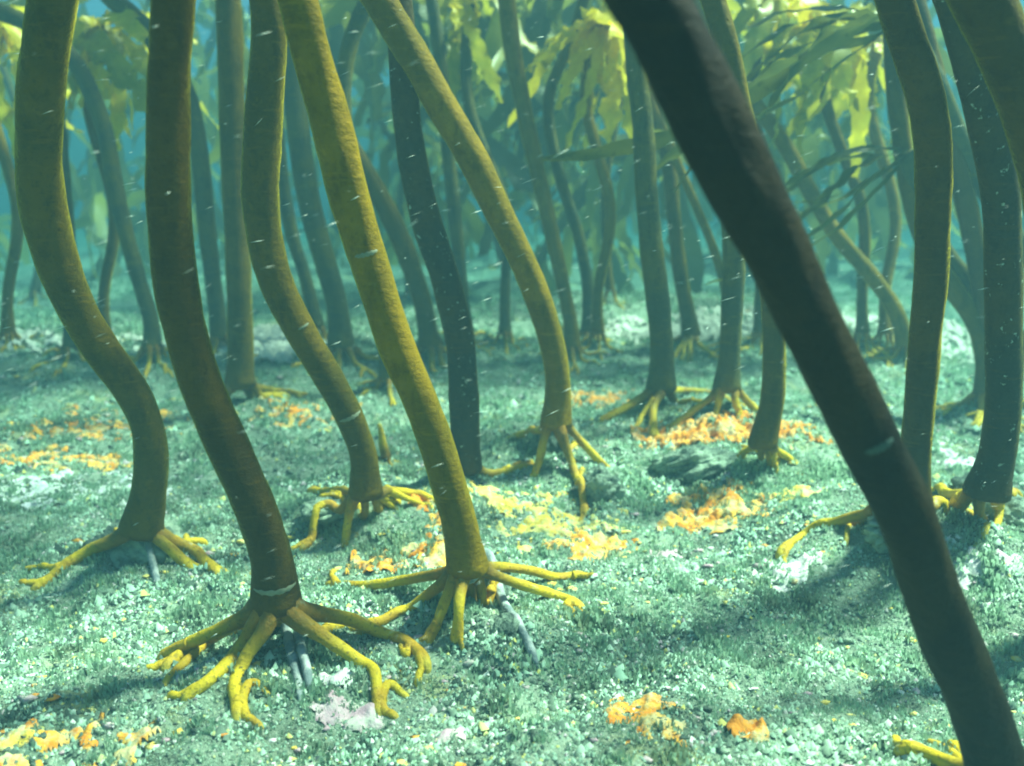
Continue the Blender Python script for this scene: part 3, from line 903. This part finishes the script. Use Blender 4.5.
def streak_band(k, px, py, wid, half):
    """pale band, added mostly for streaks of drifting specks, part way round a stipe, on the side towards the viewer"""
    root, Pc, rc = STEMS[k]
    d = Pc - CAM; dep = d @ FWD
    up = np.array([0, math.sin(PITCH), math.cos(PITCH)])
    row = 383 - F * (d @ up) / dep
    i = int(np.argmin(np.abs(row - py) + (dep < 0.1) * 1e4))
    T = Pc[min(i + 1, len(Pc) - 1)] - Pc[max(i - 1, 0)]; T /= np.linalg.norm(T)
    n = CAM - Pc[i]; n -= T * (n @ T); n /= np.linalg.norm(n)
    m = np.cross(T, n)
    V = []; na = 15
    off = (px / 100.0)
    for j in range(na):
        a = off + (j / (na - 1) * 2 - 1) * half
        e = 1 - abs(j / (na - 1) * 2 - 1) ** 3
        rr = rc[i] * 1.045 + 0.0006 * e
        q = Pc[i] + rr * (math.cos(a) * n + math.sin(a) * m)
        h = wid * (0.35 + 0.65 * e) * (1 + 0.3 * math.sin(j * 2.3 + k))
        V += [q - T * h, q + (math.cos(a) * n + math.sin(a) * m) * .0005, q + T * h]
    Fc = [(3 * j + c_, 3 * j + 3 + c_, 3 * j + 4 + c_, 3 * j + 1 + c_) for j in range(na - 1) for c_ in (0, 1)]
    o = mk('streak_band', np.array(V) - np.array(root.location), Fc, M['streak_band_dark' if k == 9 else 'streak_band'], root)
    o['label'] = 'pale band across the stalk, like the streak of a passing speck'


streak_band(2, 10, 415, .0020, 0.9); streak_band(3, 0, 254, .0016, 0.6); streak_band(1, 0, 575, .0022, 1.0); streak_band(9, 20, 430, .0020, 0.5); streak_band(2, 30, 325, .0012, 0.4)

# dead grey roots trailing under two holdfasts
for plant, path in ((KELPS[1], [(284, 612), (290, 640), (296, 668), (300, 700)]), (KELPS[1], [(295, 612), (302, 645), (310, 690)]), (KELPS[3], [(486, 582), (506, 605), (524, 635), (538, 668)]), (KELPS[0], [(145, 535), (152, 560), (158, 590)])):
    rt, B = plant[0], plant[1]
    pts = [B + np.array([0, 0, -0.004])] + [on_ground(x, y, 0.004) for x, y in path]
    V, Fc, A = root_tube(np.array(pts), 0.0062, 0.0035, 5)
    o = mk('dead_root', V - B, Fc, M['dead_root'], rt, {'along': A})
    o['label'] = 'dead pale grey root coated with silt'

# ------------------------------------------------------------------ seabed
def axis(n, span, c, k):
    u = np.linspace(-1, 1, n)
    return c + span * np.sinh(k * u) / math.sinh(k)


nx, ny = 560, 560
gx = axis(nx, 13.0, 0.0, 4.6); gy = axis(ny, 13.0, 0.75, 4.8)
X, Y = np.meshgrid(gx, gy)
Z = ground(X, Y)
idx = np.arange(nx * ny).reshape(ny, nx)
quads = np.stack([idx[:-1, :-1], idx[:-1, 1:], idx[1:, 1:], idx[1:, :-1]], -1).reshape(-1, 4)
g = mk('seabed', np.stack([X, Y, Z], -1).reshape(-1, 3), quads, M['ground'])
tag(g, 'silty grey-green seabed with low mounds', 'seabed', kind='structure')

# fine silt-laden turf growing all over the seabed
def turf(n, x0, x1, y0, y1, h0, h1, seed):
    rs = np.random.default_rng(seed)
    x = rs.uniform(x0, x1, n * 3); y = rs.uniform(y0, y1, n * 3)
    keep = (fbm(x, y, 0.10, 3, 55) + rs.uniform(-.35, .35, n * 3)) > -0.34
    x = x[keep][:n]; y = y[keep][:n]; n = len(x)
    z = ground(x, y)
    h = rs.uniform(h0, h1, n) * (0.75 + 0.9 * np.clip(fbm(x, y, 0.06, 2, 77) + .4, 0, 1))
    h = h * np.clip(0.9 + 1.5 * fbm(x, y, 0.016, 2, 91), 0.45, 1.7)
    V = []
    nb = 3
    a0 = rs.uniform(0, 6.28, n)
    for k in range(nb):
        a = a0 + k * 2.1 + rs.uniform(-.5, .5, n)
        wd = h * rs.uniform(.14, .30, n)
        ln = h * rs.uniform(.05, .5, n)
        c, s = np.cos(a), np.sin(a)
        bx, by = x + c * h * .22, y + s * h * .22
        hh = h * rs.uniform(.7, 1.15, n)
        q = np.stack([-s * wd, c * wd, 0 * wd], -1)
        p0 = np.stack([bx, by, z - .001], -1)
        p2 = np.stack([bx + c * ln, by + s * ln, z + hh], -1)
        V.append(np.stack([p0 - q, p0 + q, p2 + q * .6, p2 - q * .6], 1))
    V = np.stack(V, 1).reshape(-1, 3)
    return V, np.arange(n * nb * 4).reshape(-1, 4)


parts = [turf(75000, -0.75, 0.75, 0.34, 1.05, .0018, .0040, 1), turf(60000, -1.3, 1.3, 0.95, 1.9, .0028, .0055, 2), turf(35000, -2.6, 2.6, 1.8, 3.6, .005, .010, 3)]
off = 0; VV = []; QQ = []
for v, q in parts:
    VV.append(v); QQ.append(q + off); off += len(v)
t = mk('seabed_turf', np.vstack(VV), np.vstack(QQ), M['turf'], smooth=False)
tag(t, 'short fuzzy silt-covered algal turf over the seabed', 'turf', kind='stuff')


def clumps(n, x0, x1, y0, y1, r0, r1, seed):
    rs = np.random.default_rng(seed)
    x = rs.uniform(x0, x1, n); y = rs.uniform(y0, y1, n)
    r = r0 + (r1 - r0) * rs.random(n) ** 2
    r = np.where(rs.random(n) < .06, r * 1.7, r)
    r = r * np.clip(0.9 + 1.2 * fbm(x, y, 0.03, 2, 93), .5, 1.6)
    oc = np.array([(1, 0, 0), (0, 1, 0), (-1, 0, 0), (0, -1, 0), (0, 0, 1.25), (0, 0, -.5)], float)
    fc = np.array([(0, 1, 4), (1, 2, 4), (2, 3, 4), (3, 0, 4)])
    J = rs.uniform(-.35, .35, (n, 6, 3))
    a = rs.uniform(0, 6.28, n); ca, sa = np.cos(a), np.sin(a)
    V = (oc[None] + J) * r[:, None, None]
    V = np.stack([V[..., 0] * ca[:, None] - V[..., 1] * sa[:, None], V[..., 0] * sa[:, None] + V[..., 1] * ca[:, None], V[..., 2]], -1)
    V = V[:, :5] + np.stack([x, y, ground(x, y) + r * .15], -1)[:, None]
    return V.reshape(-1, 3), (np.arange(n)[:, None, None] * 5 + fc[None]).reshape(-1, 3)


parts = [clumps(200000, -0.75, 0.75, 0.34, 1.05, .0007, .0022, 11), clumps(50000, -1.3, 1.3, 0.95, 1.9, .0013, .0036, 12)]
off = 0; VV = []; QQ = []
for v, q in parts:
    VV.append(v); QQ.append(q + off); off += len(v)
t = mk('silt_clumps', np.vstack(VV), np.vstack(QQ), M['clump'], smooth=False)
tag(t, 'crumbly grey-green silt clumps caught in the turf', 'silt', kind='stuff')

# ------------------------------------------------------------------ crusts, sponges, rocks
def crust(name, label, cat, group, px, py, wx, wy, mat, thick=0.006, cover=0.0, seed=0, scale=0.03):
    """A lumpy growth of uneven outline that follows the ground; wx, wy half sizes in metres."""
    c = on_ground(px, py)
    st = max(0.0019, min(wx, wy) / 30, wx / 70)
    xs = np.arange(-wx * 1.25, wx * 1.25, st); ys = np.arange(-wy * 1.25, wy * 1.25, st)
    X, Y = np.meshgrid(xs, ys)
    m = 0.8 * (1 - (X / wx) ** 2 - (Y / wy) ** 2) + 1.6 * fbm(X, Y, scale * 1.6, 4, seed) + cover + 2.4 * fbm(X, Y, 0.008 + 0.004 * c[1], 3, seed + 40)
    lump = 0.55 + 0.9 * (0.5 - np.abs(fbm(X, Y, scale * .45, 3, seed + 5))) + 1.1 * fbm(X, Y, 0.007, 2, seed + 6)
    gz = ground(X + c[0], Y + c[1])
    h = np.clip(m * 2.2, -0.6, 1.0) * thick * lump
    Z = gz + h
    keepv = m > -0.30
    idx = -np.ones(X.shape, int)
    q = []
    kf = keepv[:-1, :-1] & keepv[:-1, 1:] & keepv[1:, 1:] & keepv[1:, :-1]
    used = np.zeros(X.shape, bool)
    for a, b_ in ((0, 0), (0, 1), (1, 1), (1, 0)):
        used[a:a + kf.shape[0], b_:b_ + kf.shape[1]] |= kf
    idx[used] = np.arange(used.sum())
    J, I = np.nonzero(kf)
    Q = np.stack([idx[J, I], idx[J, I + 1], idx[J + 1, I + 1], idx[J + 1, I]], -1)
    V = np.stack([X[used], Y[used], Z[used] - c[2]], -1)
    o = mk(name, V, Q, mat, loc=tuple(c))
    return tag(o, label, cat, group)


SP = 'encrusting sponges on the seabed'
for k, (lab, px, py, wx, wy, mk_, th) in enumerate([
        ('orange sponge crust just to the left of the golden stalk base', 405, 562, .045, .024, 'sponge', .007),
        ('narrow orange sponge crust touching the golden stalk low down', 440, 535, .014, .040, 'sponge', .006),
        ('pale orange sponge patch between the double-bent and golden stalk bases', 432, 500, .020, .022, 'sponge', .006),
        ('yellow sponge crust around the rocks right of the golden stalk', 560, 520, .045, .022, 'sponge_y', .005),
        ('orange sponge crust low on the slope by the black stalk', 700, 528, .040, .016, 'sponge', .006),
        ('broad yellow sponge crust strewn behind the golden stalk roots', 520, 510, .10, .055, 'sponge_y', .005),
        ('orange sponge crust beyond the root tips of the golden stalk', 596, 552, .045, .026, 'sponge', .006),
        ('yellow sponge crust under the slender golden stalk holdfast', 500, 545, .040, .020, 'sponge_y', .005),
        ('rust orange sponge mat below the half hidden grey-green stalk', 706, 430, .080, .040, 'sponge_r', .010),
        ('rust orange sponge lump beside the yellow roots behind the black stalk', 795, 430, .035, .024, 'sponge_r', .010),
        ('orange sponge crust on the slope below the mid mound', 715, 508, .055, .030, 'sponge', .007),
        ('small orange sponge crust at the foot of the mound near the black stalk', 768, 512, .022, .012, 'sponge', .005),
        ('pale yellow sponge crust on the mound under the yellow roots', 800, 490, .040, .015, 'sponge_y', .005),
        ('thin orange sponge film between the S-bowed and dark brown stalks', 110, 425, .13, .09, 'sponge', .006),
        ('long thin orange sponge film on the seabed at the left edge', 45, 462, .13, .04, 'sponge', .006),
        ('thin orange sponge film between dark brown and double-bent stalks', 305, 412, .07, .05, 'sponge', .006),
        ('orange sponge sheet in the lower left corner', 90, 748, .055, .022, 'sponge', .006),
        ('small orange sponge knob above the lower left sheet', 100, 722, .008, .007, 'sponge', .006),
        ('yellow brown sponge crust at the lower left edge', 12, 748, .020, .016, 'sponge_y', .006),
        ('lone rusty sponge knob on bare turf left of the black stalk base', 748, 735, .012, .009, 'sponge_r', .008),
        ('orange-yellow sponge crust scattered at the bottom centre', 640, 718, .024, .030, 'sponge', .003),
        ('dull red sponge film on the slope beyond the slender golden stalk', 600, 400, .07, .06, 'sponge_r', .005)]):
    crust('sponge', lab, 'sponge', SP, px, py, wx, wy, M[mk_], th * 0.62, (0.16 if th > .006 else 0.0) - (0.35 if mk_ == 'sponge_y' or px < 330 else 0), 300 + 7 * k)
CR = 'pale crusts on the seabed'
for k, (lab, px, py, wx, wy, mk_) in enumerate([
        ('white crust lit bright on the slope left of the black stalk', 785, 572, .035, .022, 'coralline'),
        ('small white crust spot below the golden stalk roots', 472, 690, .012, .016, 'coralline'),
        ('pale crust spots at the bottom centre', 602, 722, .012, .022, 'coralline'),
        ('pink crust below the wide-rooted dark brown stalk', 350, 720, .022, .010, 'pink'),
        ('pink crust spot at the bottom edge left of centre', 452, 733, .018, .008, 'pink'),
        ('pale crust strip between the dark brown stalk roots and lower edge', 345, 680, .016, .008, 'coralline'),
        ('broad lilac crust painted pale as bright-lit silt by the left edge', 45, 490, .16, .055, 'lilac'),  # bright light on silt put into the pale colour
        ('white crust painted for overbright ground between the black stalk and the right edge stalk', 960, 450, .050, .050, 'coralline'),  # white stands in for ground bleached by strong light
        ('pale lilac crust behind the right edge stalk', 955, 425, .040, .020, 'pink'),
        ('pink crust spot near the middle of the slope', 665, 555, .016, .010, 'pink'),
        ('white crust streak behind the double-bent stalk', 430, 465, .030, .012, 'coralline'),
        ('white crust painted as sunlit rock to the right of the black stalk', 985, 570, .050, .028, 'coralline')]):  # last one: sun on a rock painted as white crust
    crust('coralline_crust', lab, 'crust', CR, px, py, wx, wy, M[mk_], .0026, 0.0 if k in (0, 6) else -0.30, 600 + 5 * k)


for lab, px, py, wx, wy in [('pale strip painted as sunlit seabed beyond the S-bowed stalk', 50, 343, .42, .06), ('pale strip painted as sunlit seabed between the far stalks', 715, 326, .22, .07),
                            ('pale strip painted as sunlit seabed behind the dark olive stalk', 925, 340, .2, .10), ('pale pocket painted as sunlit seabed behind the narrow dark stalk', 275, 345, .12, .08)]:
    o_ = crust('sunlit_patch', lab, 'sunlit_ground', None, px, py, wx, wy, M['sunlit_ground'], .010, 0.0, int(px), 0.12)  # sunlight on the far seabed painted as pale raised patches
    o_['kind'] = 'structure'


def crumbs(name, label, n, mat, seed, size, dens):
    rs = np.random.default_rng(seed)
    y = 0.40 + 1.7 * rs.random(n * 4) ** 1.5; x = (rs.random(n * 4) * 2 - 1) * 0.72 * y
    k = fbm(x, y, 0.14, 3, seed) + rs.uniform(-.2, .2, n * 4) > dens
    x = x[k][:n]; y = y[k][:n]; n = len(x)
    t_ = (1 + 5 ** .5) / 2
    ico = np.array([(-1, t_, 0), (1, t_, 0), (-1, -t_, 0), (1, -t_, 0), (0, -1, t_), (0, 1, t_), (0, -1, -t_), (0, 1, -t_), (t_, 0, -1), (t_, 0, 1), (-t_, 0, -1), (-t_, 0, 1)]) / 1.9
    fc = np.array([(0, 11, 5), (0, 5, 1), (0, 1, 7), (0, 7, 10), (0, 10, 11), (1, 5, 9), (5, 11, 4), (11, 10, 2), (10, 7, 6), (7, 1, 8), (3, 9, 4), (3, 4, 2), (3, 2, 6), (3, 6, 8), (3, 8, 9), (4, 9, 5), (2, 4, 11), (6, 2, 10), (8, 6, 7), (9, 8, 1)])
    r = size * rs.uniform(.4, 1.2, n) * (0.6 + 0.5 * y)
    V = ico[None] * rs.uniform(.45, 1.5, (n, 12, 1)) * r[:, None, None] * np.array([1.5, 1.2, .5])
    V = V + np.stack([x, y, ground(x, y) + r * .1], -1)[:, None]
    o = mk(name, V.reshape(-1, 3), (np.arange(n)[:, None, None] * 12 + fc[None]).reshape(-1, 3), M[mat])
    tag(o, label, 'seabed growth', kind='stuff')


crumbs('yellow_growth', 'tiny yellow crumbs of growth scattered through the turf', 450, 'sponge_y', 21, .0034, 0.02)
crumbs('orange_growth', 'tiny orange crumbs of growth scattered through the turf', 160, 'sponge', 22, .0034, 0.12)
crumbs('shell_grit', 'whitish shell grit scattered through the turf', 800, 'coralline', 23, .0026, -0.05)
crumbs('pink_growth', 'tiny pinkish crumbs of crust scattered through the turf', 350, 'pink', 24, .0036, 0.05)
crumbs('dark_grit', 'tiny dark grit lying in the turf', 1500, 'rock', 25, .0034, -0.05)

# ------------------------------------------------------------------ flecks drifting in the water
rs = np.random.default_rng(5)
n = 1100
yy = 0.42 + 1.6 * rs.random(n) ** 1.3
xx = (rs.random(n) * 2 - 1) * 0.66 * yy
zz = 0.05 + rs.random(n) * (0.33 + 0.2 * yy)
keep = zz > ground(xx, yy) + 0.02
xx, yy, zz = xx[keep], yy[keep], zz[keep]; n = len(xx)
ln = (.0012 + .0065 * rs.random(n) ** 2) * (0.5 + 0.7 * yy); th = (.00010 + .00022 * rs.random(n) ** 2) * (0.4 + 0.9 * yy)
an = R(19) + rs.normal(0, .12, n); az = rs.normal(0, .3, n)
D = np.stack([np.cos(an) * np.cos(az), np.cos(an) * np.sin(az), np.sin(an)], -1)
U = np.stack([-np.sin(an), 0 * an, np.cos(an)], -1); W = np.cross(D, U)
c0 = np.stack([xx, yy, zz], -1)
V = np.stack([c0 - D * ln[:, None], c0 + U * th[:, None], c0 + W * th[:, None], c0 - U * th[:, None], c0 - W * th[:, None], c0 + D * ln[:, None]], 1).reshape(-1, 3)
f0 = np.array([[0, 2, 1], [0, 3, 2], [0, 4, 3], [0, 1, 4], [5, 1, 2], [5, 2, 3], [5, 3, 4], [5, 4, 1]])
Fq = (np.arange(n)[:, None, None] * 6 + f0[None]).reshape(-1, 3)
o = mk('drifting_specks', V, Fq, M['speck'], smooth=False)
tag(o, 'pale specks of debris drifting in the current', 'debris', kind='stuff')

# ------------------------------------------------------------------ the water itself: haze
hz = bpy.data.materials.new('sea_water'); hz.use_nodes = True
t = hz.node_tree
t.nodes.remove(t.nodes['Principled BSDF'])
pv = t.nodes.new('ShaderNodeVolumePrincipled')
pv.inputs['Color'].default_value = (0.038, 0.088, 0.112, 1)
pv.inputs['Absorption Color'].default_value = (0.10, 0.36, 0.40, 1)
pv.inputs['Density'].default_value = 0.62
pv.inputs['Anisotropy'].default_value = 0.0
t.links.new(pv.outputs[0], t.nodes['Material Output'].inputs['Volume'])
x0, x1, y0, y1, z0, z1 = -14, 14, -13.2, 15, -1.25, 1.75
V = [(x, y, z) for x in (x0, x1) for y in (y0, y1) for z in (z0, z1)]
o = mk('haze', V, [(0, 1, 3, 2), (4, 6, 7, 5), (0, 4, 5, 1), (2, 3, 7, 6), (0, 2, 6, 4), (1, 5, 7, 3)], hz, smooth=False)
tag(o, 'turbid blue-green sea water', 'water', kind='stuff')
